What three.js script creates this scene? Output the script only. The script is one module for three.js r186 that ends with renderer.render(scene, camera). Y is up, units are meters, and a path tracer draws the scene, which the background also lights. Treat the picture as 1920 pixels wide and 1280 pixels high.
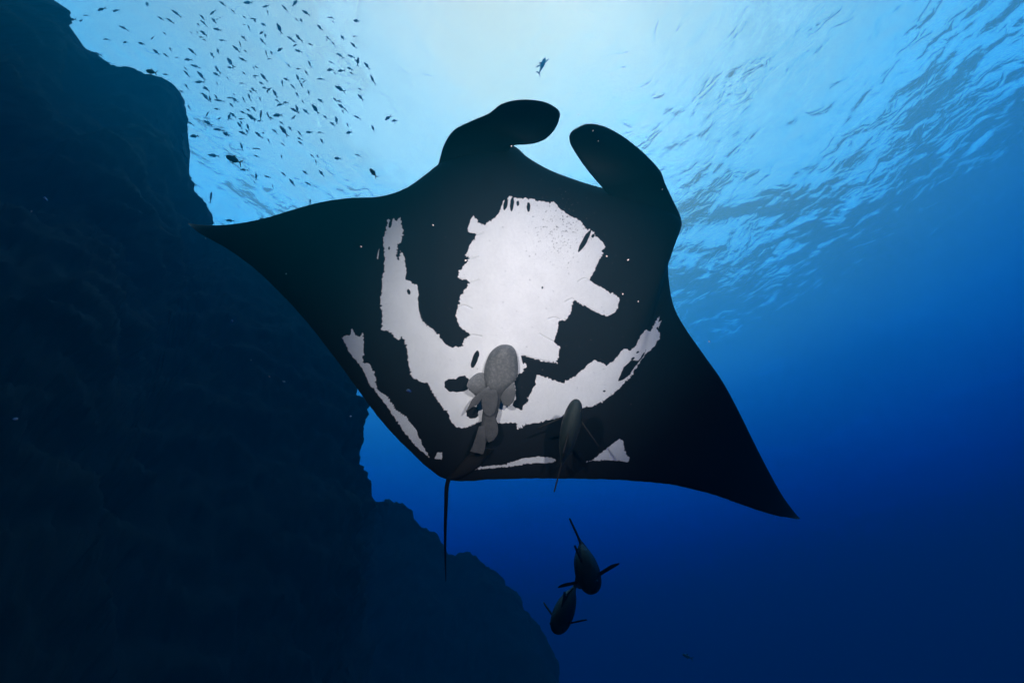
import * as THREE from 'three';
import { mergeGeometries, mergeVertices } from 'three/addons/utils/BufferGeometryUtils.js';
import { createNoise2D, createNoise3D } from 'simplex-noise';

// air, water and flash in one place
const PITCH = 35, ROLL = -6, EXPO = 1;                       // how the diver holds the camera, in degrees; exposure
const SKY = 2.1, SKYC = [0.75, 1.18, 1.1], HZ = 2.3, GLOW = 1.0, GLC = [6.6, 0.95, 0.2];   // sky strength, colour, haze towards the horizon, glow round the veiled sun
const SEL = 0.98, SUNR = 110, SUN = 0.6;                         // sun height in radians, softness, strength
const FOGC = [0, 0.62, 1], FOGD = 0.0277, ATC = [0.028, 0.34, 0.88], ATD = 40, WOP = 0.5;   // what the water scatters and absorbs; share of light that the surface bends
const WA = [0.35, 0.13, 0.03, 0.02], RP = [0.045, 0.016, 0.008, 0.004, 0.0016, 0.03, 0.012], BUMP = 0.09;   // waves and ripples in metres
const STI = 50, STG = 0.62, STB = 0.55;                           // strobe strength and tint

// ---------------------------------------------------------------- camera, sky, sun, exposure
const scene = new THREE.Scene();
const renderer = new THREE.WebGLRenderer({ antialias: true });
renderer.toneMapping = THREE.LinearToneMapping;
renderer.toneMappingExposure = EXPO;
renderer.shadowMap.enabled = true;
const SURFACE = 0, DEPTH = 26;                       // sea level, and the diver's depth in metres
const FPX = 950;                                     // focal length in pixels of the 1920 x 1280 photograph
const camera = new THREE.PerspectiveCamera(2 * Math.atan(640 / FPX) * 180 / Math.PI, 1920 / 1280, 0.05, 900);
camera.position.set(0, -DEPTH, 0);
camera.rotation.order = 'YXZ';
camera.rotation.set(PITCH * Math.PI / 180, 0, ROLL * Math.PI / 180);
camera.updateMatrixWorld(true);

function rng(seed) { let s = seed | 0; return () => { s = (s + 0x6d2b79f5) | 0; let t = Math.imul(s ^ (s >>> 15), 1 | s); t = (t + Math.imul(t ^ (t >>> 7), 61 | t)) ^ t; return ((t ^ (t >>> 14)) >>> 0) / 4294967296; }; }
const R = rng(11);
const n2 = createNoise2D(rng(5)), n3 = createNoise3D(rng(7)), m2 = createNoise2D(rng(19));
const fbm2 = (x, y, o = 4) => { let s = 0, a = 0.5, f = 1; for (let i = 0; i < o; i++) { s += a * n2(x * f, y * f); a *= 0.5; f *= 2.03; } return s; };
const fbm3 = (x, y, z, o = 4) => { let s = 0, a = 0.5, f = 1; for (let i = 0; i < o; i++) { s += a * n3(x * f, y * f, z * f); a *= 0.5; f *= 2.03; } return s; };
const sstep = THREE.MathUtils.smoothstep, lerp = THREE.MathUtils.lerp, clamp = THREE.MathUtils.clamp;

const sunDir = new THREE.Vector3(0.16, Math.sin(SEL), -Math.cos(SEL)).normalize();
{ // a bright, thinly clouded sky round a veiled sun
  const W = 512, H = 256, d = new Float32Array(W * H * 4);
  for (let r = 0; r < H; r++) for (let c = 0; c < W; c++) {
    const up = ((r + 0.5) / H - 0.5) * Math.PI, az = ((c + 0.5) / W - 0.5) * 2 * Math.PI;
    const x = Math.cos(az) * Math.cos(up), y = Math.sin(up), z = Math.sin(az) * Math.cos(up);
    const cs = x * sunDir.x + y * sunDir.y + z * sunDir.z, ang = Math.acos(clamp(cs, -1, 1));
    const h = Math.max(y, 0), k = Math.pow(1 - h, 3);
    const glow = Math.exp(-(ang * ang) / (2 * 0.45 * 0.45)), wide = Math.exp(-ang / 0.8);
    const cl = 1 + 0.25 * fbm3(x * 2.4, y * 2.4, z * 2.4, 4), ov = (HZ * Math.pow(1 - h, 1.6) + 0.45) * cl;
    const o = (r * W + c) * 4;
    for (let q = 0; q < 3; q++) d[o + q] = SKY * (ov * SKYC[q] + GLC[q] * (glow * 0.8 + wide * 0.4) * GLOW);
    d[o + 3] = 1;
  }
  const t = new THREE.DataTexture(d, W, H, THREE.RGBAFormat, THREE.FloatType);
  t.mapping = THREE.EquirectangularReflectionMapping; t.magFilter = THREE.LinearFilter; t.needsUpdate = true;
  scene.background = t; scene.environment = t;
}
const sun = new THREE.DirectionalLight(new THREE.Color(1.0, 0.96, 0.9), SUN);
sun.position.copy(sunDir).multiplyScalar(60); sun.name = 'sun'; sun.shadow.radius = SUNR; sun.castShadow = true;
scene.add(sun, sun.target);
scene.fog = new THREE.FogExp2(new THREE.Color(...FOGC), FOGD);

// ---------------------------------------------------------------- the sea
const WS = 1.9;                                       // size of the waves
const wave = (x0, z0) => {
  const x = x0 / WS, z = z0 / WS;
  const wx = x + 0.8 * n2(x * 0.13, z * 0.13 + 9), wz = z + 0.8 * n2(x * 0.13 + 5, z * 0.13);
  const u = wx * 0.8 + wz * 0.6, v = -wx * 0.6 + wz * 0.8;   // along and across the wind
  return WS * (WA[0] * n2(x * 0.055 + 3, z * 0.05) + WA[1] * n2(u * 0.19, v * 0.13 + 20) + WA[2] * n2(u * 0.45 + 40, v * 0.30) + WA[3] * (0.5 - Math.abs(n2(u * 0.5 - 9, v * 0.36))));
};
{
  const N = 640, L = 400, pos = [], idx = [], uv = [];
  const warp = (t) => { const s = t * 2 - 1; return Math.sign(s) * (0.30 * Math.abs(s) + 0.70 * Math.pow(Math.abs(s), 3.2)); };
  for (let j = 0; j <= N; j++) for (let i = 0; i <= N; i++) {
    const x = warp(i / N) * L, z = -30 + warp(j / N) * L;
    const e = 1 - sstep(Math.max(Math.abs(x), Math.abs(z + 30)), L * 0.55, L * 0.98);
    pos.push(x, SURFACE + wave(x, z) * e, z); uv.push(x / 38, z / 38);
  }
  for (let j = 0; j < N; j++) for (let i = 0; i < N; i++) { const a = j * (N + 1) + i, b = a + 1, c = a + N + 1, d = c + 1; idx.push(a, c, b, b, c, d); }
  // sides and bottom close the body of water
  const base = pos.length / 3, ring = [];
  for (let i = 0; i < N; i++) ring.push(i);
  for (let j = 0; j < N; j++) ring.push(j * (N + 1) + N);
  for (let i = N; i > 0; i--) ring.push(N * (N + 1) + i);
  for (let j = N; j > 0; j--) ring.push(j * (N + 1));
  ring.forEach((k) => { pos.push(pos[k * 3], -170, pos[k * 3 + 2]); uv.push(pos[k * 3] / 38, pos[k * 3 + 2] / 38); });
  const M = ring.length;
  for (let k = 0; k < M; k++) { const a = ring[k], b = ring[(k + 1) % M], c = base + k, d = base + (k + 1) % M; idx.push(a, b, c, b, d, c); }
  const cb = pos.length / 3; pos.push(0, -170, -30); uv.push(0, 0);
  for (let k = 0; k < M; k++) idx.push(base + k, base + (k + 1) % M, cb);
  const g = new THREE.BufferGeometry();
  g.setAttribute('position', new THREE.Float32BufferAttribute(pos, 3));
  g.setAttribute('uv', new THREE.Float32BufferAttribute(uv, 2));
  g.setIndex(idx); g.computeVertexNormals();
  // fine wind ripples in metres: a float tile 38 m wide, mirrored
  const S = 2048, TILE = 30, bd = new Float32Array(S * S * 4);
  for (let y = 0; y < S; y++) for (let x = 0; x < S; x++) {
    const X = x / S * TILE, Z = y / S * TILE, wx = X + 0.15 * n2(X * 0.9, Z * 0.9), wz = Z + 0.15 * n2(X * 0.9 + 8, Z * 0.9), u = wx * 0.8 + wz * 0.6, v = -wx * 0.6 + wz * 0.8;
    const m = 0.45 + 0.55 * sstep(m2(X * 0.13, Z * 0.13) + 0.6 * m2(X * 0.45, Z * 0.45), -0.6, 0.8), m3 = sstep(m2(X * 0.35 + 50, Z * 0.35), -0.3, 0.7);
    let h = RP[0] * n2(u * 0.55, v * 0.42) + RP[1] * n2(u * 1.2 + 9, v * 0.95);
    h += m * (RP[2] * n2(u * 2.3 + 3, v * 1.8) + RP[3] * n2(u * 4.6, v * 3.7 + 7) + RP[4] * n2(u * 9, v * 7.5));
    h += m3 * (RP[5] * Math.pow(1 - Math.abs(n2(u * 0.8 + 31, v * 0.55)), 4) + RP[6] * Math.pow(1 - Math.abs(n2(u * 1.9 + 61, v * 1.3)), 3));
    const o = (y * S + x) * 4; bd[o] = bd[o + 1] = bd[o + 2] = h * 10; bd[o + 3] = 1;
  }
  const bt = new THREE.DataTexture(bd, S, S, THREE.RGBAFormat, THREE.FloatType); bt.wrapS = bt.wrapT = THREE.MirroredRepeatWrapping; bt.magFilter = THREE.LinearFilter; bt.needsUpdate = true;
  const mat = new THREE.MeshPhysicalMaterial({ color: 0xffffff, roughness: 0, transmission: 1, thickness: 1, ior: 1.333, transparent: true, opacity: WOP,
    attenuationColor: new THREE.Color(...ATC), attenuationDistance: ATD, bumpMap: bt, bumpScale: BUMP });
  const w = new THREE.Mesh(g, mat); w.name = 'water'; w.userData.kind = 'structure'; w.receiveShadow = true;
  scene.add(w);
}

// ---------------------------------------------------------------- helpers
const camPos = camera.position.clone(), camQ = camera.quaternion.clone();
const dirOf = (px, py) => new THREE.Vector3((px - 960) / FPX, (640 - py) / FPX, -1).applyQuaternion(camQ);          // one metre deep along the view axis
const at = (px, py, depth) => dirOf(px, py).multiplyScalar(depth).add(camPos);
const atRange = (px, py, r) => dirOf(px, py).normalize().multiplyScalar(r).add(camPos);
const taken = new Map();
const numbered = (n) => { const k = taken.get(n) ?? 0; taken.set(n, k + 1); return k ? `${n}_${String(k).padStart(3, '0')}` : n; };
function shadows(o) { o.traverse((m) => { if (m.isMesh) { m.castShadow = true; m.receiveShadow = true; } }); return o; }
function add(o, name, label, category, group, kind) {
  o.name = numbered(name);
  if (label) o.userData.label = label; if (category) o.userData.category = category; if (group) o.userData.group = group; if (kind) o.userData.kind = kind;
  scene.add(shadows(o)); return o;
}
function part(parent, name, geo, mat, label) { const m = new THREE.Mesh(geo, mat); m.name = name; if (label) m.userData.label = label; parent.add(m); return m; }
function spline(pts, closed = false) { const c = new THREE.CatmullRomCurve3(pts.map((p) => new THREE.Vector3(p[0], p[1], p[2] ?? 0)), closed, 'centripetal'); return c; }
const uniform = (pts, t) => { // Catmull-Rom with the control index as parameter, so that paired lists stay paired
  const n = pts.length - 1, f = clamp(t, 0, 1) * n, i = Math.min(Math.floor(f), n - 1), u = f - i, P = (k) => pts[clamp(k, 0, n)];
  const a = P(i - 1), b = P(i), c = P(i + 1), d = P(i + 2);
  return b.map((_, k) => 0.5 * (2 * b[k] + (c[k] - a[k]) * u + (2 * a[k] - 5 * b[k] + 4 * c[k] - d[k]) * u * u + (3 * b[k] - a[k] - 3 * c[k] + d[k]) * u * u * u));
};
// a closed, lens-like sheet between two edges: NS stations along the pair, NT across, front and back
function paddle(A, B, NS, NT, place, half, uvOf) {
  const pos = [], idx = [], uv = [], ring = 2 * NT;
  for (let i = 0; i <= NS; i++) {
    const s = i / NS, a = uniform(A, s), b = uniform(B, s);
    for (let k = 0; k < ring; k++) {
      const front = k <= NT, t = 0.5 - 0.5 * Math.cos(Math.PI * (front ? k / NT : (ring - k) / NT));
      const p = place(lerp(a[0], b[0], t), lerp(a[1], b[1], t), s, t, front ? 1 : -1, half(s, t, front));
      pos.push(p.x, p.y, p.z); const q = uvOf ? uvOf(p) : [t, s]; uv.push(q[0], q[1]);
    }
  }
  for (let i = 0; i < NS; i++) for (let k = 0; k < ring; k++) { const k2 = (k + 1) % ring, a = i * ring + k, b = i * ring + k2, c = a + ring, d = b + ring; idx.push(a, b, c, b, d, c); }
  for (const [i, fl] of [[0, 0], [NS, 1]]) for (let k = 1; k < ring - 1; k++) { const o = i * ring; fl ? idx.push(o, o + k, o + k + 1) : idx.push(o, o + k + 1, o + k); }
  const g = new THREE.BufferGeometry();
  g.setAttribute('position', new THREE.Float32BufferAttribute(pos, 3)); g.setAttribute('uv', new THREE.Float32BufferAttribute(uv, 2)); g.setIndex(idx); g.computeVertexNormals();
  return g;
}
// a tube of elliptical rings along +x: rings = [x, half height, half width, y centre]
function loftBody(rings, NS = 26, NR = 18, bend = 0) {
  const pos = [], idx = [], uv = [];
  for (let i = 0; i <= NS; i++) {
    const [x, h, w, yc] = uniform(rings, i / NS);
    for (let k = 0; k < NR; k++) { const a = k / NR * 2 * Math.PI, c = Math.cos(a), s = Math.sin(a); pos.push(x, yc + Math.max(h, 0.0004) * s, Math.max(w, 0.0004) * Math.sign(c) * Math.pow(Math.abs(c), 0.9) + bend * x * x); uv.push(x, k / NR); }
  }
  for (let i = 0; i < NS; i++) for (let k = 0; k < NR; k++) { const k2 = (k + 1) % NR, a = i * NR + k, b = i * NR + k2, c = a + NR, d = b + NR; idx.push(a, b, c, b, d, c); }
  for (const [i, fl] of [[0, 0], [NS, 1]]) for (let k = 1; k < NR - 1; k++) { const o = i * NR; fl ? idx.push(o, o + k, o + k + 1) : idx.push(o, o + k + 1, o + k); }
  const g = new THREE.BufferGeometry();
  g.setAttribute('position', new THREE.Float32BufferAttribute(pos, 3)); g.setAttribute('uv', new THREE.Float32BufferAttribute(uv, 2)); g.setIndex(idx); g.computeVertexNormals();
  return g;
}
// a thin fin in the xy plane with a rounded rim
function finGeo(pts, th = 0.004) {
  const sh = new THREE.Shape(new THREE.SplineCurve([...pts, pts[0]].map((p) => new THREE.Vector2(p[0], p[1]))).getPoints(pts.length * 5));
  const g = new THREE.ExtrudeGeometry(sh, { depth: th, bevelEnabled: true, bevelThickness: th * 0.5, bevelSize: th * 0.5, bevelSegments: 1, curveSegments: 4, steps: 1 });
  g.translate(0, 0, -th / 2); return g;
}
const plain = (g) => { const h = g.index ? g.toNonIndexed() : g; for (const k of Object.keys(h.attributes)) if (!['position', 'normal', 'uv'].includes(k)) h.deleteAttribute(k); return h; };
const std = (o) => new THREE.MeshPhysicalMaterial(o);
const lin = (r, g, b) => new THREE.Color().setRGB(r, g, b);
function noiseTex(S, f, seed) { // grey values to Uint8 RGBA; f(u, v) gives [r, g, b] in 0..1
  const d = new Uint8Array(S * S * 4);
  for (let y = 0; y < S; y++) for (let x = 0; x < S; x++) { const c = f(x / S, y / S), o = (y * S + x) * 4; d[o] = clamp(c[0], 0, 1) * 255; d[o + 1] = clamp(c[1], 0, 1) * 255; d[o + 2] = clamp(c[2], 0, 1) * 255; d[o + 3] = 255; }
  const t = new THREE.DataTexture(d, S, S); t.wrapS = t.wrapT = THREE.MirroredRepeatWrapping; t.magFilter = THREE.LinearFilter; t.needsUpdate = true; return t;
}

// ---------------------------------------------------------------- the rock wall: an island flank that falls away to the right
{
  const crestPx = [[-560, -160, 11], [-300, -120, 14], [-100, -70, 19], [20, -20, 24], [110, 30, 27], [185, 118, 29], [250, 140, 29.5], [325, 172, 29], [352, 235, 28], [364, 310, 26.5], [372, 385, 25], [380, 425, 24], [400, 432, 23], [430, 440, 22], [470, 452, 21.5],
    [540, 490, 20], [600, 560, 18.5], [645, 655, 17], [668, 735, 16], [677, 790, 15.6], [680, 850, 15.4], [689, 905, 15.4], [694, 938, 16], [725, 937, 21], [765, 948, 22], [800, 985, 22], [845, 1036, 22.5], [885, 1040, 23], [930, 1072, 23], [985, 1140, 23.5], [1030, 1205, 24], [1052, 1290, 24], [1090, 1420, 24]];
  const crest = crestPx.map(([x, y, r]) => { const p = atRange(x, y, r); return [p.x, p.y, p.z]; });
  crest.unshift([-3.4, -12, 9], [-4.8, -12, 4.5]);
  const NS = 440, ND = 220, NB = 16, pos = [], idx = [], col = [], uv = [], base = [];
  const row = ND + NB + 1;
  for (let i = 0; i <= NS; i++) {
    const s = i / NS, C = new THREE.Vector3(...uniform(crest, s));
    const toCam = new THREE.Vector3(-C.x, 0, -C.z), hd = toCam.length(); toCam.normalize();
    const near = 1 - sstep(s, 0.34, 0.62);
    for (let j = 0; j < row; j++) {
      let p;
      if (j < NB) { const b = (NB - j) / NB; p = C.clone().addScaledVector(toCam, -b * 18).add(new THREE.Vector3(0, -b * b * 16, 0)); }
      else {
        const d = Math.pow((j - NB) / ND, 1.25) * 46, h = Math.max(C.y + DEPTH, 1.5);   // the face leans out towards the open water as it goes down
        p = C.clone().addScaledVector(toCam, Math.min(lerp(0.14, 0.56, near) * hd * Math.pow(Math.min(d / h, 1), 1.25) + 0.04 * d, hd - 2.6)); p.y -= d;
      }
      base.push(p);
    }
  }
  const e1 = new THREE.Vector3(), e2 = new THREE.Vector3(), nn = new THREE.Vector3();
  for (let i = 0; i <= NS; i++) for (let j = 0; j < row; j++) {
    const q = (a, b) => base[clamp(a, 0, NS) * row + clamp(b, 0, row - 1)];
    nn.crossVectors(e1.subVectors(q(i, j + 2), q(i, j - 2)), e2.subVectors(q(i + 2, j), q(i - 2, j))).normalize();
    const p = base[i * row + j].clone();
    const big = fbm3(p.x * 0.16, p.y * 0.2, p.z * 0.16, 3), mid = fbm3(p.x * 0.6 + 7, p.y * 0.75, p.z * 0.6, 4), fine = Math.abs(fbm3(p.x * 1.9, p.y * 2.2 + 4, p.z * 1.9, 3)), r = Math.hypot(p.x, p.z), w = clamp(r / 14, 0.25, 1), soft = lerp(0.85, 0.4, sstep(r, 9, 20));
    p.addScaledVector(nn, (big * 1.2 * lerp(1, 0.35, sstep(i / NS, 0.34, 0.5)) + mid * 0.75 * soft - fine * 0.45 * soft) * w);
    p.y = Math.min(p.y, -0.9);
    pos.push(p.x, p.y, p.z); uv.push(i * 0.1, j * 0.2);
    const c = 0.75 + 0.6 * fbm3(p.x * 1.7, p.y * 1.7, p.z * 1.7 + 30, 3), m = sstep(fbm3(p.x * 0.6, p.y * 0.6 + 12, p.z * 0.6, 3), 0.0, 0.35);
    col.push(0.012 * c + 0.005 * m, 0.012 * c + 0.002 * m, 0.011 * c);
  }
  for (let i = 0; i < NS; i++) for (let j = 0; j < row - 1; j++) { const a = i * row + j, b = a + 1, c = a + row, d = c + 1; idx.push(a, b, c, b, d, c); }
  const g = new THREE.BufferGeometry();
  g.setAttribute('position', new THREE.Float32BufferAttribute(pos, 3)); g.setAttribute('uv', new THREE.Float32BufferAttribute(uv, 2)); g.setAttribute('color', new THREE.Float32BufferAttribute(col, 3));
  g.setIndex(idx); g.computeVertexNormals();
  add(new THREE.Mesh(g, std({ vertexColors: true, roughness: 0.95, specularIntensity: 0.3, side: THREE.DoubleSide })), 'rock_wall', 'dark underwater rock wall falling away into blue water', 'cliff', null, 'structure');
}

// ---------------------------------------------------------------- manta ray
const MD = 3.6, MX = -0.02, MY = 0.12;                // depth of the animal's middle, and where its group stands in the plane across the view
const mantaGroup = new THREE.Group();
mantaGroup.position.copy(at(960, 640, MD)).add(new THREE.Vector3(MX, MY, 0).applyQuaternion(camQ)); mantaGroup.quaternion.copy(camQ);
const toManta = (px, py, z) => new THREE.Vector3((px - 960) / FPX * (MD - z) - MX, (640 - py) / FPX * (MD - z) - MY, z);
let mantaFront;                                       // belly height (towards the diver) at a pixel of the photograph
{
  const pairs = [[352, 418, 353, 421], [375, 421, 378, 440], [410, 422, 425, 466], [450, 418, 475, 502], [495, 409, 525, 549], [545, 394, 572, 600], [600, 379, 618, 658], [655, 371, 662, 718], [705, 369, 700, 770], [740, 361, 735, 812],
    [770, 347, 765, 842], [800, 325, 790, 866], [828, 304, 810, 883], [870, 284, 822, 892], [920, 272, 832, 896], [962, 273, 840, 899], [990, 295, 850, 901], [1030, 318, 868, 902], [1080, 337, 890, 901], [1130, 352, 915, 899],
    [1170, 358, 945, 898], [1210, 366, 985, 897], [1247, 386, 1030, 897], [1277, 416, 1075, 897], [1268, 452, 1115, 898], [1254, 486, 1150, 899], [1255, 530, 1180, 901], [1264, 575, 1205, 903], [1285, 615, 1230, 905], [1320, 665, 1262, 909],
    [1355, 715, 1300, 917], [1385, 770, 1340, 928], [1412, 825, 1380, 942], [1440, 880, 1420, 956], [1468, 930, 1455, 966], [1490, 960, 1482, 971], [1500, 971, 1500, 973]];
  const A = pairs.map((p) => [p[0], p[1]]), B = pairs.map((p) => [p[2], p[3]]);
  const camber = (s) => { const q = Math.abs((s - 0.47) / 0.53); return -0.62 * Math.pow(q, 1.7); };
  const foil = (t) => Math.max(0, 5 * (0.2969 * Math.sqrt(t) - 0.126 * t - 0.3516 * t * t + 0.2843 * t ** 3 - 0.1036 * t ** 4)) * 2;
  const half = (s, t, front) => { const q = (s - 0.47) / 0.53; return (0.012 + 0.20 * Math.exp(-((q / 0.36) ** 2)) + 0.055 * (1 - Math.abs(q))) * foil(t) * (front ? 0.85 : 1.25) * Math.min(1, (1 - Math.abs(q)) * 9 + 0.05); };
  const LX = 4.7, LY = 3.1, X0 = -2.5, Y0 = -1.3;      // extent of the skin print in metres
  const uvOf = (p) => [(p.x - X0) / LX, (p.y - Y0) / LY];
  const rough = (px, py) => 1.1 * n2(px * 0.05, py * 0.05) ;
  const wing = paddle(A, B, 220, 44, (x, y, s, t, f, h) => { const e = Math.abs(t - 0.5) > 0.42 ? rough(x, y) : 0; return toManta(x, y + e * 0.6 * (t > 0.5 ? 1 : 0.2), camber(s) + f * h + (t - 0.5) * 0.10); }, half, uvOf);
  // cephalic fins: paddles that roll forward round the mouth
  const finL = paddle([[812, 330], [822, 306], [833, 270], [852, 243], [885, 226], [917, 212], [942, 194], [978, 186.5], [1018, 190], [1044, 203], [1050.5, 214]],
    [[905, 380], [925, 335], [940, 300], [952, 282], [965, 272.5], [985, 271], [1003, 268.5], [1022, 261], [1037, 247], [1046, 232], [1050, 218]], 60, 16,
    (x, y, s, t, f, h) => toManta(x, y, -0.16 + 0.30 * sstep(s, 0, 0.55) - 0.06 * sstep(s, 0.6, 1) + f * h), (s, t) => 0.062 * Math.sqrt(Math.max(0, 4 * t * (1 - t))) * (1 - 0.55 * s) * (s > 0.93 ? 0.6 : 1), uvOf);
  const finR = paddle([[1279, 424], [1276, 405], [1262, 375], [1248, 345], [1238, 320], [1212, 291], [1184, 267], [1158, 249], [1128, 235], [1100, 232], [1079, 241]],
    [[1190, 470], [1175, 430], [1160, 395], [1142, 367], [1129, 351], [1109, 328], [1092, 306], [1078, 285], [1069, 268], [1068, 253], [1074, 244]], 60, 16,
    (x, y, s, t, f, h) => toManta(x, y, -0.18 + 0.30 * sstep(s, 0, 0.55) - 0.06 * sstep(s, 0.6, 1) + f * h), (s, t) => 0.066 * Math.sqrt(Math.max(0, 4 * t * (1 - t))) * (1 - 0.55 * s) * (s > 0.93 ? 0.6 : 1), uvOf);
  const pelvic = paddle([[905, 838], [884, 846], [866, 866], [850, 884], [839, 897]], [[925, 842], [912, 856], [896, 876], [872, 892], [846, 901]], 24, 10,
    (x, y, s, t, f, h) => toManta(x, y, 0.13 - 0.07 * s + f * h), (s, t) => 0.02 * Math.sqrt(Math.max(0, 4 * t * (1 - t))), uvOf);
  // whip tail
  const tc = spline([toManta(850, 880, 0.03), toManta(839, 905, 0.06), toManta(836, 950, 0.12), toManta(834.5, 1010, 0.17), toManta(835, 1050, 0.20), toManta(836, 1090, 0.22)].map((p) => [p.x, p.y, p.z]));
  const tail = new THREE.TubeGeometry(tc, 60, 1, 10, false);
  { const p = tail.attributes.position, q = new THREE.Vector3(), c = new THREE.Vector3(); for (let i = 0; i <= 60; i++) { tc.getPointAt(i / 60, c); const r = 0.015 * Math.pow(1 - i / 60, 0.75) + 0.0022; for (let k = 0; k <= 10; k++) { const n = i * 11 + k; q.fromBufferAttribute(p, n).sub(c).multiplyScalar(r).add(c); p.setXYZ(n, q.x, q.y, q.z); const w = uvOf(q); tail.attributes.uv.setXY(n, w[0], w[1]); } } tail.computeVertexNormals(); }
  // belly height at a pixel, for the print and for what rests on the belly
  const grid = new Map();
  for (let i = 0; i <= 400; i++) for (let k = 0; k <= 80; k++) { const s = i / 400, t = k / 80, a = uniform(A, s), b = uniform(B, s); grid.set(Math.round(lerp(a[0], b[0], t) / 10) * 1000 + Math.round(lerp(a[1], b[1], t) / 10), camber(s) + half(s, t, true) + (t - 0.5) * 0.10); }
  mantaFront = (px, py) => { const gx = px / 10, gy = py / 10, x0 = Math.floor(gx), y0 = Math.floor(gy); let sum = 0, ws = 0; for (let dx = 0; dx < 2; dx++) for (let dy = 0; dy < 2; dy++) { const v = grid.get((x0 + dx) * 1000 + y0 + dy); if (v !== undefined) { const w = (dx ? gx - x0 : 1 - gx + x0) * (dy ? gy - y0 : 1 - gy + y0) + 1e-4; sum += v * w; ws += w; } } return ws ? sum / ws : 0; };

  // skin: black above and below with white belly markings (print in metres across the belly)
  const CW = 2048, CH = Math.round(2048 * LY / LX), cv = document.createElement('canvas'); cv.width = CW; cv.height = CH;
  const bv = document.createElement('canvas'); bv.width = CW; bv.height = CH;
  const cx = cv.getContext('2d'), bx = bv.getContext('2d'), rr = rng(77);
  const toC = (px, py) => { const p = toManta(px, py, mantaFront(px, py)), q = uvOf(p); return [q[0] * CW, (1 - q[1]) * CH]; };
  const BLACK = 'rgb(27,28,32)';
  cx.fillStyle = BLACK; cx.fillRect(0, 0, CW, CH);
  const jag = (pts, amp, step = 1.6) => { // a torn outline: fine teeth along each side
    const out = [];
    for (let i = 0; i < pts.length; i++) {
      const a = pts[i], b = pts[(i + 1) % pts.length], L = Math.hypot(b[0] - a[0], b[1] - a[1]), n = Math.max(1, Math.round(L / step)), nx = -(b[1] - a[1]) / L, ny = (b[0] - a[0]) / L;
      for (let k = 0; k < n; k++) { const t = k / n, x = lerp(a[0], b[0], t), y = lerp(a[1], b[1], t), e = k ? amp * (0.8 * n2(x * 0.09, y * 0.09) + 0.6 * n2(x * 0.31 + 4, y * 0.31) + (rr() - 0.45) * 2.6 * Math.max(0, n2(x * 0.025, y * 0.025 + 8) + 0.45)) : 0; out.push([x + nx * e, y + ny * e]); }
    }
    return out;
  };
  const poly = (pts, fill, amp = 1.8) => { const q = amp ? jag(pts, amp) : pts; cx.fillStyle = fill; cx.beginPath(); q.forEach(([x, y], i) => { const c = toC(x, y); i ? cx.lineTo(...c) : cx.moveTo(...c); }); cx.closePath(); cx.fill(); };
  const blob = (x, y, rx, ry, rot, fill) => { const pts = []; for (let i = 0; i < 22; i++) { const a = i / 22 * 6.283, r = 1 + 0.16 * n2(x + Math.cos(a) * 1.5, y + Math.sin(a) * 1.5), ex = Math.cos(a) * rx * r, ey = Math.sin(a) * ry * r; pts.push([x + ex * Math.cos(rot) - ey * Math.sin(rot), y + ex * Math.sin(rot) + ey * Math.cos(rot)]); } poly(pts, fill, 0); };
  const WHITE = 'rgb(232,232,230)';
  poly([[956, 366], [963, 371], [975, 372], [987, 371], [1006, 376], [1020, 377], [1031, 381], [1039, 378], [1050, 391], [1069, 404], [1087, 413], [1100, 428], [1112, 435], [1122, 447], [1133, 456], [1130, 479], [1122, 491], [1112, 513], [1105, 526],
    [1130, 540], [1161, 557], [1159, 575], [1152, 587], [1138, 593], [1125, 589], [1101, 576], [1077, 563], [1068, 590], [1060, 601], [1049, 599], [1045, 620], [1039, 641], [1051, 650], [1045, 682], [1012, 675], [979, 666], [979, 679], [987, 682], [979, 699],
    [971, 702], [965, 718], [968, 745], [961, 760], [977, 769], [991, 745], [1002, 724], [1006, 702], [1030, 709], [1054, 718], [1077, 706], [1101, 685], [1113, 675], [1128, 680], [1137, 686], [1155, 671], [1161, 664], [1169, 653], [1184, 655], [1193, 644], [1202, 626], [1210, 618],
    [1220, 621], [1226, 609], [1234, 594], [1231, 617], [1238, 629], [1226, 650], [1208, 666], [1197, 682], [1182, 707], [1155, 734], [1134, 751], [1112, 762], [1098, 763], [1075, 772], [1051, 783], [1033, 786], [1011, 792], [985, 797], [971, 805], [966, 792], [938, 794], [899, 792],
    [873, 803], [855, 801], [846, 792], [839, 774], [829, 763], [814, 742], [802, 718], [790, 717], [771, 706], [765, 682], [762, 653], [754, 631], [748, 637], [737, 632], [728, 620], [714, 618], [716, 590], [713, 564], [715, 540], [717, 519], [720, 491], [718, 451], [723, 426], [727, 408], [733, 416], [738, 408], [743, 414], [750, 406],
    [756, 435], [752, 455], [744, 458], [743, 485], [748, 489], [750, 469], [757, 479], [762, 504], [760, 524], [782, 534], [785, 550], [783, 570], [787, 590], [796, 607], [814, 619], [824, 629], [834, 644], [846, 651], [864, 650], [870, 636], [883, 628], [860, 611], [854, 589], [858, 576], [861, 558], [872, 542], [880, 529],
    [861, 521], [858, 511], [873, 494], [880, 483], [872, 479], [880, 460], [890, 447], [894, 438], [877, 435], [878, 422], [883, 410], [887, 402], [894, 411], [900, 419], [908, 422], [925, 410], [937, 397], [942, 378]], WHITE, 1.7);
  poly([[639, 633], [656, 627], [659, 615], [665, 627], [673, 631], [679, 622], [682, 640], [680, 680], [692, 682], [702, 700], [707, 730], [728, 745], [742, 769], [760, 780], [780, 806], [793, 836], [805, 858], [779, 837], [753, 804], [721, 756], [694, 722], [677, 688], [655, 662], [647, 644]], WHITE, 1.5);
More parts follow.
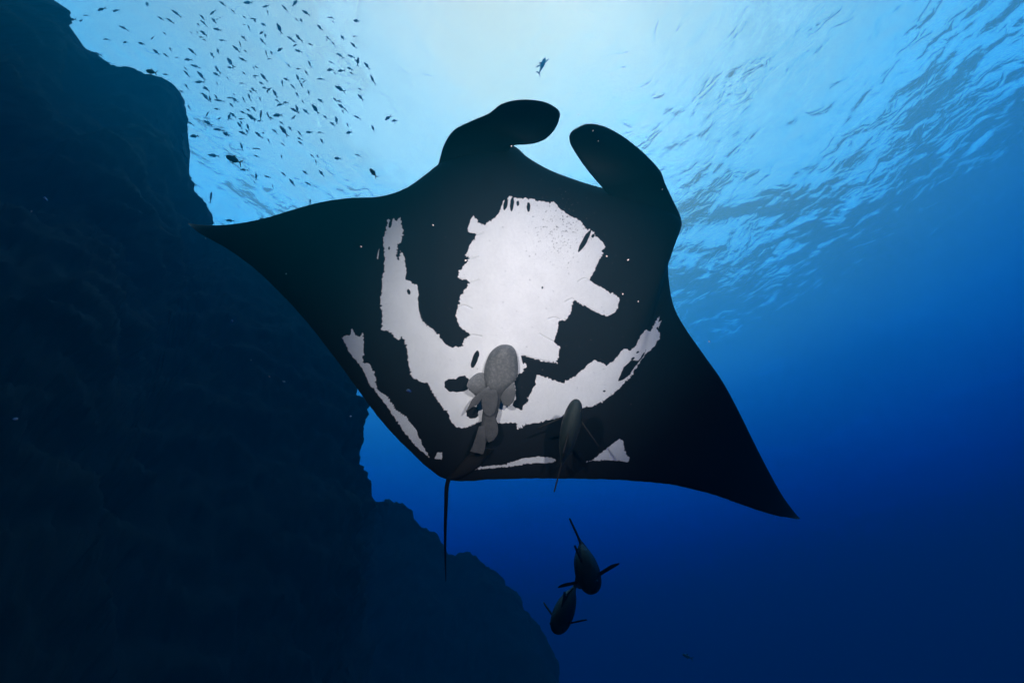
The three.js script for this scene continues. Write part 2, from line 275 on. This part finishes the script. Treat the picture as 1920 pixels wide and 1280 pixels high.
  poly([[820, 848], [829, 848], [828, 862], [814, 860]], WHITE, 0.6);
  poly([[886, 881], [899, 875], [941, 871], [979, 859], [1012, 855], [1036, 858], [1044, 862], [1033, 868], [1000, 868], [953, 875], [920, 878]], WHITE, 1.1);
  poly([[1098, 865], [1113, 861], [1134, 843], [1161, 822], [1169, 827], [1170, 838], [1175, 852], [1181, 857], [1179, 867], [1167, 864], [1137, 862]], WHITE, 1.5);
  poly([[706, 484], [708, 472], [711, 464], [710, 475], [708, 486]], WHITE, 0.3);
  poly([[1229, 606], [1237, 590], [1234, 604], [1240, 600], [1234, 616]], WHITE, 0.4);
  for (const [x, y, a, b, r] of [[948, 382, 4, 11, 0.2], [960, 382, 3.6, 13, 0.1], [971, 381, 2.6, 5, 0], [991, 388, 3.2, 9, 0], [1096, 452, 4.5, 24, 0.5], [1112, 442, 2.6, 4, 0.6], [890, 674, 5, 16, 0.35], [895, 664, 3.4, 7, 0], [846, 722, 12, 13, -0.6], [866, 719, 14, 15, 0.5], [854, 726, 14, 9, 0.2], [886, 773, 12, 11, -0.3],
    [766, 547, 3, 5, -0.3], [731, 420, 3, 7, 0.2], [729, 465, 1.6, 3, 0], [1017, 539, 1.6, 2, 0], [1133, 733, 2.4, 1.6, 0], [1195, 660, 3, 1.5, -0.6], [1186, 672, 4, 2, -0.6]]) blob(x, y, a, b, r, BLACK);
  poly([[1159, 714], [1169, 688], [1184, 675], [1196, 676], [1211, 655], [1206, 668], [1191, 685], [1180, 703], [1167, 712]], BLACK, 0.7);
  for (let i = 0; i < 230; i++) { const x = 1046 + (rr() + rr() + rr() - 1.5) * 62, y = 428 + (rr() + rr() + rr() - 1.5) * 66, q = 150 - rr() * 90; blob(x, y, 0.35 + rr() * 0.7, 0.5 + rr() * 0.9, 0.4, `rgba(${q | 0},${q | 0},${q | 0},${(0.35 + rr() * 0.5).toFixed(2)})`); }
  for (let i = 0; i < 90; i++) { const x = 720 + rr() * 480, y = 420 + rr() * 370, q = 150 - rr() * 60; blob(x, y, 0.5 + rr() * 0.8, 0.6 + rr() * 1.1, rr() * 3, `rgba(${q | 0},${q | 0},${q | 0},0.4)`); }
  { // mottling of the skin: mucus, old scars, pale scratches
    const im = cx.getImageData(0, 0, CW, CH), d = im.data;
    for (let y = 0; y < CH; y++) for (let x = 0; x < CW; x++) { const o = (y * CW + x) * 4, v = 1 + 0.012 * n2(x * 0.012, y * 0.012) + 0.012 * n2(x * 0.06, y * 0.06) + 0.02 * (((x * 73 + y * 151) * 2654435761 >>> 8) % 1000 / 1000 - 0.5); d[o] *= v; d[o + 1] *= v; d[o + 2] *= v; }
    cx.putImageData(im, 0, 0);
  }
  // relief: five gill slits a side, folds between them, grain of the skin
  bx.fillStyle = 'rgb(150,150,150)'; bx.fillRect(0, 0, CW, CH);
  const slit = (pts, w) => { const c = spline(pts.map((p) => [...toC(p[0], p[1]), 0])).getPoints(24); for (const [ww, g] of [[w * 2.6, 128], [w * 1.5, 96], [w * 0.7, 55]]) { bx.strokeStyle = `rgb(${g},${g},${g})`; bx.lineWidth = ww; bx.lineCap = 'round'; bx.beginPath(); c.forEach((p, i) => i ? bx.lineTo(p.x, p.y) : bx.moveTo(p.x, p.y)); bx.stroke(); } };
  for (const sl of [[[877, 435], [894, 439], [905, 436]], [[872, 479], [882, 484], [896, 480]], [[861, 521], [880, 529], [897, 524]], [[858, 576], [868, 572], [884, 578]], [[870, 636], [884, 628], [902, 630]], [[1077, 563], [1100, 576], [1126, 590]], [[1077, 563], [1073, 560], [1060, 566]], [[1049, 599], [1040, 595], [1028, 598]], [[1039, 641], [1022, 632], [1012, 626]], [[1045, 682], [1012, 675], [979, 666]], [[1105, 526], [1096, 522], [1084, 528]]]) slit(sl, 3);
  { const im = bx.getImageData(0, 0, CW, CH), d = im.data; for (let y = 0; y < CH; y++) for (let x = 0; x < CW; x++) { const o = (y * CW + x) * 4, e = 2.5 * n2(x * 0.1, y * 0.1) + 2.5 * n2(x * 0.3, y * 0.3); d[o] += e; d[o + 1] += e; d[o + 2] += e; } bx.putImageData(im, 0, 0); }
  const map = new THREE.CanvasTexture(cv); map.colorSpace = THREE.SRGBColorSpace; map.magFilter = THREE.LinearFilter;
  const bmp = new THREE.CanvasTexture(bv); bmp.magFilter = THREE.LinearFilter;
  const skin = std({ map, bumpMap: bmp, bumpScale: 0.012, roughness: 0.62, specularIntensity: 0.25 });
  // only the belly wears the print; the back is plain dark skin
  const frontOnly = (g) => { const h = plain(g), f = [], b = [], n = h.attributes.normal; for (let i = 0; i < n.count; i += 3) (n.getZ(i) + n.getZ(i + 1) + n.getZ(i + 2) > 0 ? f : b).push(i, i + 1, i + 2); h.setIndex([...f, ...b]); h.clearGroups(); h.addGroup(0, f.length, 0); h.addGroup(f.length, b.length, 1); return h; };
  const backSkin = std({ color: lin(0.011, 0.012, 0.014), roughness: 0.6, specularIntensity: 0.3 });
  const whole = mergeGeometries([wing, finL, finR, tail].map(plain));
  const body = part(mantaGroup, 'body', frontOnly(whole), [skin, backSkin]);
  part(mantaGroup, 'pelvic_fin', pelvic, std({ color: lin(0.02, 0.017, 0.015), roughness: 0.6, specularIntensity: 0.3 }), 'brownish fin at the root of the tail');
  add(mantaGroup, 'manta_ray', 'huge black manta ray with white belly markings, seen from below', 'manta ray');
}

// ---------------------------------------------------------------- fish
// fish axes: x towards the snout, y towards the back, z sideways
const inView = (px, py, depth, ang, yaw, roll) => { const o = new THREE.Object3D(); o.position.copy(at(px, py, depth)); o.quaternion.copy(camQ).multiply(new THREE.Quaternion().setFromEuler(new THREE.Euler(0, 0, ang))).multiply(new THREE.Quaternion().setFromEuler(new THREE.Euler(0, yaw, 0))).multiply(new THREE.Quaternion().setFromEuler(new THREE.Euler(roll, 0, 0))); return o; };
const scaleTex = noiseTex(256, (u, v) => { const q = 0.5 + 0.5 * Math.sin(u * 180 + (Math.floor(v * 60) % 2) * 3.14) * Math.sin(v * 188); const e = 0.5 * q + 0.25 + 0.3 * n2(u * 8, v * 8); return [e, e, e]; });
scaleTex.repeat.set(6, 1); scaleTex.wrapS = THREE.RepeatWrapping;
const fishSkin = (r, g, b, rough = 0.45) => std({ color: lin(r, g, b), roughness: rough, specularIntensity: 0.3, bumpMap: scaleTex, bumpScale: 0.002 });
const finSkin = (r, g, b) => std({ color: lin(r, g, b), roughness: 0.7, specularIntensity: 0.3, side: THREE.DoubleSide });
const darkFish = fishSkin(0.010, 0.013, 0.012), darkFin = finSkin(0.007, 0.01, 0.01);
const jackRings = [[-0.5, 0.028, 0.022, 0], [-0.42, 0.045, 0.03, 0], [-0.25, 0.11, 0.075, -0.002], [-0.05, 0.155, 0.105, -0.006], [0.15, 0.17, 0.112, -0.008], [0.32, 0.145, 0.098, -0.006], [0.43, 0.095, 0.07, -0.002], [0.49, 0.04, 0.034, 0.002], [0.5, 0.004, 0.004, 0.004]];
function jack(bodyMat, finMat, o = {}) { // built one metre long
  const g = new THREE.Group(), pec = o.pec ?? 0.7, pl = o.pl ?? 1;
  part(g, 'body', loftBody(jackRings, 34, 22), bodyMat);
  part(g, 'tail_fin', finGeo([[-0.46, 0.028], [-0.56, 0.08], [-0.70, 0.235], [-0.735, 0.25], [-0.66, 0.10], [-0.60, 0.0], [-0.66, -0.10], [-0.735, -0.25], [-0.70, -0.235], [-0.56, -0.08], [-0.46, -0.028]], 0.008), finMat);
  part(g, 'dorsal_fin', finGeo([[0.14, 0.15], [0.06, 0.20], [-0.02, 0.285], [-0.06, 0.29], [-0.07, 0.20], [-0.20, 0.155], [-0.36, 0.085], [-0.38, 0.06], [-0.2, 0.1]], 0.008), finMat);
  part(g, 'anal_fin', finGeo([[-0.02, -0.15], [-0.08, -0.26], [-0.12, -0.265], [-0.14, -0.18], [-0.26, -0.135], [-0.38, -0.07], [-0.38, -0.05], [-0.2, -0.1]], 0.008), finMat);
  for (const s of [-1, 1]) {
    const f = part(g, 'pectoral_fin', finGeo([[0.0, 0.03], [-0.10, 0.045], [-0.24, 0.06], [-0.36, 0.03], [-0.38, 0.01], [-0.26, -0.005], [-0.10, -0.02], [0.0, -0.03]], 0.008), finMat);
    f.scale.set(pl, 1, 1); f.position.set(0.2, -0.03, s * 0.105); f.rotation.set(s * 0.5, s * pec, 0, 'YXZ');
    const p = part(g, 'pelvic_fin', finGeo([[0.0, 0.012], [-0.1, -0.05], [-0.13, -0.06], [-0.08, -0.005], [0.0, -0.012]], 0.006), finMat); p.position.set(0.17, -0.155, s * 0.035); p.rotation.x = s * 0.5;
    const e = part(g, 'eye', new THREE.SphereGeometry(0.022, 14, 10), eyeMat); e.position.set(0.40, 0.035, s * 0.074); e.scale.z = 0.5;
  }
  return g;
}
const eyeMat = std({ color: lin(0.02, 0.02, 0.022), roughness: 0.15 });
{ // the jack under the belly, seen from below and behind
  const f = jack(fishSkin(0.035, 0.05, 0.05, 0.38), finSkin(0.03, 0.03, 0.028), { pec: 0.75 });
  const face = (g, px, py, depth, X, Yh) => { const x = new THREE.Vector3(...X).normalize(), z = x.clone().cross(new THREE.Vector3(...Yh)).normalize(), y = z.clone().cross(x); g.position.copy(at(px, py, depth)); g.quaternion.copy(camQ).multiply(new THREE.Quaternion().setFromRotationMatrix(new THREE.Matrix4().makeBasis(x, y, z))); };   // snout along X, back towards Yh, in the diver's axes
  const o = inView(1067, 812, 3.2, 1.43, -0.55, 1.35); f.position.copy(o.position); f.quaternion.copy(o.quaternion); f.scale.setScalar(0.53);
  add(f, 'jack_fish', 'dark green jack fish swimming close under the black and white belly', 'fish', 'jack fish that escort the ray');
  const a = jack(darkFish, darkFin, { pec: 1.35, pl: 0.52 });
  face(a, 1099, 1062, 3.1, [0.05, -0.40, 0.92], [-0.45, 0.8, 0.5]); a.scale.set(0.36, 0.58, 0.66);
  add(a, 'jack_fish', 'dark jack fish nosing down towards the diver with fins spread wide', 'fish', 'jack fish that escort the ray');
  const b = jack(darkFish, darkFin, { pec: 0.7, pl: 0.6 });
  face(b, 1060, 1141, 3.3, [-0.46, -0.50, 0.73], [-0.3, 0.6, 0.75]); b.scale.set(0.34, 0.52, 0.58);
  add(b, 'jack_fish', 'lowest dark jack fish, tail towards the fins of its neighbour above', 'fish', 'jack fish that escort the ray');
}
{ // the sucker fish resting on the belly
  const g = new THREE.Group(), zb = 0.06, D0 = mantaFront(930, 740);
  g.position.copy(at(930, 740, MD - D0 - zb)); g.quaternion.copy(camQ);
  const dep = MD - D0 - zb, P = (px, py, z) => new THREE.Vector3((px - 930) / FPX * (dep - z), (740 - py) / FPX * (dep - z), z);
  const tex = noiseTex(512, (u, v) => { const a = n2(u * 5, v * 5), b = n2(u * 17, v * 17), c = n2(u * 60, v * 40), w = sstep(v, 0.5, 0.72) * (0.75 + 0.25 * sstep(b, -0.2, 0.9)), k = Math.abs(n2(u * 60, v * 14)) < 0.1 ? 0.08 * w : 0; const e = 0.30 + 0.018 * a + 0.015 * b + 0.010 * c; return [e + 0.15 * w + k, e + 0.155 * w + k, e + 0.15 * w + k]; }); tex.colorSpace = THREE.SRGBColorSpace;
  const bmp = noiseTex(256, (u, v) => { const e = 0.5 + 0.3 * n2(u * 30, v * 30) + 0.2 * n2(u * 80, v * 80); return [e, e, e]; });
  const mat = std({ map: tex, bumpMap: bmp, bumpScale: 0.0012, roughness: 0.5, specularIntensity: 0.35 }), uvp = (p) => [p.x * 2.2 + 0.5, p.y * 2.2 + 0.5];
  const flat = (A, B, z, th, name, n = 26) => part(g, name, paddle(A, B, n, 10, (x, y, s, t, f, h) => P(x, y, (typeof z === 'function' ? z(s, t) : z) + f * h), (s, t) => th * Math.sqrt(Math.max(0, 4 * t * (1 - t))) * (0.35 + 0.65 * Math.sin(Math.PI * Math.min(1, s * 0.85 + 0.12))), uvp), mat);
  part(g, 'body', paddle([[945, 646], [938, 647], [930, 651], [920, 660], [913, 674], [908, 692], [908, 708], [911, 724], [909, 745], [905, 770], [902, 795], [899, 815], [894, 832]], [[951, 646], [958, 648], [964, 653], [969, 664], [971, 680], [971, 700], [964, 716], [950, 730], [940, 748], [934, 772], [926, 798], [918, 818], [908, 836]], 60, 22,
    (x, y, s, t, f, h) => P(x, y, f * h), (s, t, fr) => (0.075 * Math.exp(-(((s - 0.22) / 0.3) ** 2)) + 0.028) * Math.sqrt(Math.max(0, 4 * t * (1 - t))) * Math.min(1, Math.sqrt(s * 7) + 0.05) * (fr ? 1 : 0.8), uvp), mat);
  flat([[915, 700], [896, 699], [880, 711], [875, 722]], [[912, 722], [905, 736], [892, 739], [880, 731]], (s) => -0.005 + 0.03 * s, 0.0035, 'pectoral_fin');
  flat([[955, 706], [963, 716], [967, 735], [963, 752]], [[935, 730], [938, 745], [944, 758], [955, 760]], (s) => 0.01 + 0.03 * s, 0.0035, 'pectoral_fin');
  flat([[916, 722], [900, 733], [885, 748], [875, 770]], [[921, 730], [905, 745], [896, 757], [884, 762]], (s) => 0.045 + 0.012 * s, 0.004, 'pelvic_fin');
  flat([[927, 728], [934, 735], [933, 755], [928, 772]], [[905, 735], [903, 755], [908, 772], [918, 780]], (s) => 0.05, 0.0035, 'pelvic_fin');
  flat([[924, 772], [932, 790], [934, 810], [926, 824]], [[908, 775], [910, 800], [913, 822], [916, 829]], 0.024, 0.0035, 'anal_fin');
  flat([[898, 798], [892, 818], [886, 836], [881, 845]], [[909, 798], [911, 820], [910, 838], [906, 851]], 0.03, 0.003, 'tail_fin');
  add(g, 'sucker_fish', 'mottled grey sucker fish clinging to the white belly near the tail', 'fish');
}
{ // the school by the wall: the first fish is built, the others are copies
  const rings = [[-0.5, 0.035, 0.02, 0], [-0.36, 0.06, 0.035, 0], [-0.1, 0.135, 0.075, 0], [0.12, 0.155, 0.085, 0], [0.32, 0.12, 0.07, 0], [0.45, 0.06, 0.04, 0], [0.5, 0.005, 0.005, 0]];
  const geo = mergeGeometries([loftBody(rings, 14, 10), finGeo([[-0.45, 0.03], [-0.6, 0.10], [-0.76, 0.20], [-0.64, 0.03], [-0.62, 0], [-0.64, -0.03], [-0.76, -0.20], [-0.6, -0.10], [-0.45, -0.03]], 0.012), finGeo([[0.2, 0.12], [0.1, 0.20], [-0.1, 0.22], [-0.34, 0.13], [-0.38, 0.07], [-0.1, 0.1]], 0.012), finGeo([[0.0, -0.12], [-0.12, -0.2], [-0.34, -0.11], [-0.36, -0.06]], 0.012)].map(plain));
  const slim = loftBody(rings.map(([x, h, w, y]) => [x, h * 0.72, w * 0.8, y]), 14, 10), bent = geo.clone();
  { const p = bent.attributes.position; for (let i = 0; i < p.count; i++) { const x = p.getX(i); p.setZ(i, p.getZ(i) + 0.35 * x * x); p.setY(i, p.getY(i) * 0.8); } bent.computeVertexNormals(); }
  const mats = [std({ color: lin(0.30, 0.30, 0.29), roughness: 0.45 }), std({ color: lin(0.38, 0.37, 0.36), roughness: 0.45 }), std({ color: lin(0.24, 0.24, 0.24), roughness: 0.45 })];
  const geos = [geo, bent, geo];
  const rr = rng(303), S = 1 / 2.5263;
  // [x, y, heading in degrees (0 = right, 90 = up), length] as seen in an enlargement of the corner of the photograph
  const spots = [[220, 15, 150, 40], [185, 72, 175, 40], [475, 45, 195, 42], [405, 72, 190, 28], [380, 98, 180, 26], [335, 92, 190, 36], [580, 130, 160, 34], [500, 185, 175, 34], [665, 205, 165, 34], [735, 243, 140, 36], [695, 18, 125, 38], [830, 60, 145, 42], [757, 85, 150, 30],
    [1005, 60, 195, 40], [960, 105, 140, 34], [1010, 95, 130, 34], [955, 80, 135, 26], [960, 155, 145, 36], [1025, 138, 180, 30], [1050, 190, 175, 38], [950, 175, 170, 26], [1150, 175, 135, 40], [1115, 228, 140, 34], [1135, 205, 100, 26], [1155, 80, 140, 26], [1205, 95, 120, 30], [1245, 115, 145, 32], [1320, 130, 110, 42],
    [1170, 12, 178, 44], [1255, 30, 178, 36], [1345, 35, 135, 32], [1445, 58, 155, 34], [1398, 12, 60, 38], [1570, 82, 140, 22], [1512, 128, 135, 38], [1685, 98, 155, 36], [1620, 175, 125, 34], [1672, 212, 140, 32], [1425, 95, 120, 30], [1410, 175, 130, 48], [1372, 180, 155, 32], [1390, 195, 150, 26], [1238, 190, 130, 38],
    [1259, 248, 100, 34], [1284, 248, 120, 28], [1145, 280, 160, 32], [1085, 288, 125, 60], [1000, 255, 130, 38], [1030, 240, 115, 34], [885, 282, 175, 40], [1025, 325, 125, 48], [1020, 350, 150, 36], [948, 354, 130, 46], [1210, 315, 140, 26], [1245, 362, 130, 42], [1235, 392, 150, 28], [1250, 415, 165, 30], [975, 418, 135, 34],
    [940, 388, 180, 46], [1195, 422, 140, 38], [1300, 440, 120, 44], [1272, 424, 200, 28], [1335, 388, 100, 34], [1352, 374, 160, 28], [1385, 408, 130, 28], [1408, 365, 115, 40], [1440, 385, 200, 26], [1427, 400, 110, 26], [1410, 326, 180, 22], [1465, 300, 115, 36], [1460, 435, 110, 28], [1515, 373, 180, 34], [1560, 331, 178, 34],
    [1610, 335, 172, 38], [1585, 346, 140, 24], [1652, 322, 145, 34], [1662, 345, 150, 20], [1695, 288, 75, 34], [1735, 308, 130, 36], [1762, 372, 115, 42], [1605, 258, 145, 46], [1660, 265, 160, 36], [1410, 240, 165, 34], [1323, 236, 190, 32], [1606, 418, 150, 52], [1515, 475, 145, 36], [1585, 470, 135, 28], [1614, 502, 150, 32],
    [1705, 458, 130, 36], [970, 455, 125, 36], [993, 465, 90, 26], [1033, 475, 176, 42], [1022, 458, 120, 28], [1110, 470, 145, 32], [1093, 495, 130, 32], [1152, 468, 110, 26], [1178, 455, 110, 34], [1230, 467, 120, 26], [1322, 496, 195, 38], [1310, 475, 150, 30], [1405, 445, 125, 30], [1390, 520, 150, 44], [1405, 512, 100, 36],
    [1445, 525, 140, 36], [1490, 512, 125, 46], [1538, 552, 140, 28], [1622, 526, 120, 22], [1592, 566, 105, 42], [1572, 585, 150, 26], [1645, 590, 115, 26], [1688, 553, 160, 34], [1865, 572, 180, 30], [1765, 605, 110, 28], [980, 540, 65, 34], [1085, 550, 80, 36], [1100, 542, 140, 34], [1174, 520, 150, 26], [1185, 552, 140, 46], [1200, 560, 150, 34],
    [1235, 540, 90, 50], [1268, 545, 105, 36], [1310, 546, 181, 46], [1390, 556, 60, 32], [1835, 560, 200, 36], [838, 562, 200, 44], [840, 464, 150, 34], [895, 580, 155, 36], [980, 580, 150, 44], [1028, 613, 180, 44], [1068, 634, 150, 46], [915, 645, 180, 44], [1132, 590, 120, 30], [1172, 598, 110, 34], [1145, 628, 160, 36], [1220, 635, 140, 44],
    [1297, 618, 140, 40], [1270, 662, 120, 26], [1340, 615, 125, 52], [1330, 580, 140, 30], [1372, 607, 130, 30], [1416, 628, 125, 30], [1415, 655, 150, 30], [1460, 626, 178, 32], [1512, 626, 178, 32], [1420, 675, 150, 28], [1522, 665, 120, 30], [1650, 628, 180, 34], [1338, 682, 150, 22], [1205, 703, 178, 28], [1142, 690, 100, 36], [1210, 738, 160, 28],
    [1332, 740, 110, 22], [1475, 735, 140, 26], [1503, 738, 120, 22], [1692, 733, 155, 34], [1495, 765, 95, 26], [1595, 750, 170, 36], [1005, 736, 180, 42], [1150, 804, 175, 38], [1212, 832, 95, 34], [1262, 836, 165, 30], [1290, 880, 100, 22], [1380, 860, 125, 40], [1442, 815, 145, 30], [1520, 818, 125, 32], [1455, 868, 150, 26], [1340, 822, 140, 24],
    [998, 930, 75, 50], [1468, 950, 95, 30], [1085, 1044, 178, 40], [1235, 1035, 170, 24], [975, 1130, 140, 30], [720, 180, 200, 30], [590, 200, 180, 26], [450, 255, 180, 40], [545, 50, 180, 40], [880, 405, 120, 26], [905, 240, 140, 36], [920, 312, 170, 36], [880, 345, 130, 30], [800, 95, 150, 30], [1100, 50, 140, 28], [1050, 15, 150, 28]];
  for (let i = 0; i < 85; i++) { const a = rr(), x = 880 + (rr() + rr() - 1) * 560 + a * 500, y = 60 + rr() * 640 + (rr() - 0.5) * 100; if (y < 1010 - 0 && x > 700 && x < 1800 && !(x > 1500 && y > 560)) spots.push([x, y, 100 + rr() * 90, 16 + rr() * 12]); }
  const label = 'small slender dark fish in the dense school beside the rock wall', group = 'school of small fish by the rock wall';
  for (const [x, y, a, L] of spots) {
    const lpx = L * S * 1.02, len = 0.34 + rr() * 0.14, yaw = (rr() - 0.5) * 1.0, most = (DEPTH - 1.2) / dirOf(x * S, y * S).y, depth = Math.min(clamp(len * 1.2 * Math.cos(yaw) * FPX / lpx, 15, 26), most);
    const o = inView(x * S, y * S, depth, a * Math.PI / 180, yaw, (a > 90 ? Math.PI : 0) + (rr() - 0.5) * 1.4), k = Math.floor(rr() * 3);
    const m = new THREE.Mesh(geos[k], mats[Math.floor(rr() * 3)]); m.position.copy(o.position); m.quaternion.copy(o.quaternion); m.scale.setScalar(lpx / 1.2 / Math.cos(yaw) * depth / FPX);
    add(m, 'school_fish', label, 'fish', group);
  }
  // larger, stouter reef fish that swim apart from the school
  const stout = (px, py, depth, a, yaw, len, lab) => { const f = jack(fishSkin(0.12, 0.12, 0.12), finSkin(0.09, 0.09, 0.09), { pec: 0.35 }); const o = inView(px, py, depth, a * Math.PI / 180, yaw, Math.PI * (a > 90 && a < 270 ? 1 : 0)); f.position.copy(o.position); f.quaternion.copy(o.quaternion); f.scale.set(len, len * 1.05, len); return add(f, 'reef_fish', lab, 'fish', 'stout reef fish near the school'); };
  stout(436, 298, 8.5, 155, 0.1, 0.26, 'largest stout fish, below the school, facing the rock wall');
  stout(699, 323, 8.0, 128, 0.15, 0.16, 'lone stout fish over the pale water between school and ray head');
  stout(282, 134, 9.0, 163, 0.2, 0.2, 'stout fish in open blue water just off the rock wall');
  stout(1288, 1230, 12, 170, 0.5, 0.2, 'faint tiny fish alone in the deep dark blue water');
}
{ // a large animal far off, just below the bright surface
  const m = std({ color: lin(0.5, 0.5, 0.48), roughness: 0.6 }), g = new THREE.Group();
  part(g, 'body', loftBody([[-0.5, 0.012, 0.01, 0], [-0.3, 0.04, 0.03, 0], [0, 0.085, 0.07, 0], [0.25, 0.08, 0.065, 0], [0.42, 0.05, 0.045, 0], [0.5, 0.005, 0.005, 0]], 20, 14), m);
  part(g, 'tail_fin', finGeo([[-0.48, 0.01], [-0.6, 0.16], [-0.63, 0.15], [-0.56, 0], [-0.6, -0.1], [-0.58, -0.1], [-0.48, -0.01]], 0.01), m);
  part(g, 'dorsal_fin', finGeo([[0.08, 0.07], [-0.02, 0.19], [-0.06, 0.19], [-0.05, 0.07]], 0.01), m);
  for (const s of [-1, 1]) { const f = part(g, 'pectoral_fin', finGeo([[0.06, 0], [-0.04, 0.3], [-0.09, 0.32], [-0.06, 0.0]], 0.01), m); f.position.set(0.16, -0.03, s * 0.05); f.rotation.x = s * 1.35; }
  const o = inView(1017, 122, (DEPTH - 1.2) / dirOf(1017, 122).y, 1.25, 0.4, 0.7); g.position.copy(o.position); g.quaternion.copy(o.quaternion); g.scale.setScalar(1.1);
  add(g, 'distant_shark', 'faint pale blue shark shape far off against the brightest water', 'shark');
}

// ---------------------------------------------------------------- drifting specks, caught in the flash
{
  const list = [[435, 601, 2.6, 5], [470, 675, 2.4, 4], [505, 706, 2.9, 3.6], [532, 715, 2.3, 5], [28, 785, 2.2, 7], [657, 780, 2.8, 4.5], [766, 733, 1.5, 9], [84, 373, 1.3, 7], [58, 396, 1.6, 4], [812, 422, 2.4, 4], [536, 513, 2.6, 3], [677, 462, 2.6, 3], [1138, 480, 2.4, 4], [1178, 487, 2.4, 3.6], [873, 488, 2.3, 4], [1242, 355, 2.6, 2], [1112, 245, 2.6, 2.2], [1122, 264, 2.6, 1.6], [1168, 551, 2.5, 3], [959, 274, 2.2, 3], [1085, 215, 2.2, 2.6], [1330, 640, 2.7, 2.6], [1197, 565, 2.6, 2.6], [385, 447, 2.3, 3]];
  const rr = rng(515), mat = std({ color: lin(0.75, 0.72, 0.68), roughness: 0.9 }), base = new THREE.IcosahedronGeometry(0.5, 2), geos = [0, 1, 2].map((k) => { const g = base.clone(), p = g.attributes.position; for (let i = 0; i < p.count; i++) { const x = p.getX(i), y = p.getY(i), z = p.getZ(i), e = 1 + 0.5 * n3(x * 2.5 + k * 9, y * 2.5, z * 2.5); p.setXYZ(i, x * e * 1.3, y * e * 0.8, z * e * 0.8); } g.computeVertexNormals(); return g; });
  list.forEach(([x, y, d, s], i) => { const m = new THREE.Mesh(geos[i % 3], mat); m.position.copy(at(x, y, d)); m.scale.setScalar(s * d / FPX * 0.8); m.rotation.set(rr() * 6, rr() * 6, rr() * 6); add(m, 'drifting_speck', 'tiny pale speck of drifting matter in the dark water near the diver', 'speck', 'specks of drifting matter'); });
}

// ---------------------------------------------------------------- the diver's two strobes, out of frame either side of the camera, light the belly
{
  const black = std({ color: lin(0.02, 0.02, 0.022), roughness: 0.5 }), metal = std({ color: lin(0.35, 0.35, 0.36), roughness: 0.35, metalness: 0.9 }), glow = std({ color: lin(0.9, 0.9, 0.9), emissive: lin(1, 0.6, 0.48), emissiveIntensity: 0.5, roughness: 0.4 });
  for (const s of [-1, 1]) {
    const g = new THREE.Group(), aim = toManta(975, 585, 0.15).applyQuaternion(camQ).add(mantaGroup.position);
    g.position.copy(new THREE.Vector3(s * 0.95, 0.85, 0.15).applyQuaternion(camQ).add(camPos));
    g.lookAt(aim);                                     // local +z points at the ray
    part(g, 'housing', new THREE.LatheGeometry([[0, -0.16], [0.03, -0.16], [0.045, -0.15], [0.048, -0.02], [0.062, 0.01], [0.064, 0.035], [0.056, 0.037], [0.054, 0.02], [0, 0.018]].map((p) => new THREE.Vector2(...p)), 28).rotateX(Math.PI / 2), black);
    part(g, 'flash_window', new THREE.CylinderGeometry(0.052, 0.052, 0.006, 28).rotateX(Math.PI / 2).translate(0, 0, 0.026), glow);
    const end = g.worldToLocal(new THREE.Vector3(s * 0.18, 0.1, 0.15).applyQuaternion(camQ).add(camPos));
    part(g, 'arm', new THREE.TubeGeometry(spline([[0, -0.05, -0.06], [end.x * 0.5, end.y * 0.5 + 0.06, end.z * 0.5], [end.x, end.y, end.z]]), 20, 0.012, 8), metal);
    add(g, 'strobe_lamp', s < 0 ? "black underwater strobe on a bent arm, on the rock wall side of the diver's camera" : "black underwater strobe on a bent arm, on the open water side of the diver's camera", 'strobe', "strobes of the diver's camera");
    const l = new THREE.SpotLight(new THREE.Color(1.0, STG, STB), STI, 0, 0.365, 1.0, 2); l.name = 'strobe'; l.shadow.radius = 2.2; l.castShadow = true;
    l.position.copy(g.position).addScaledVector(aim.clone().sub(g.position).normalize(), 0.045); l.target.position.copy(aim); scene.add(l, l.target);
  }
}

renderer.render(scene, camera);
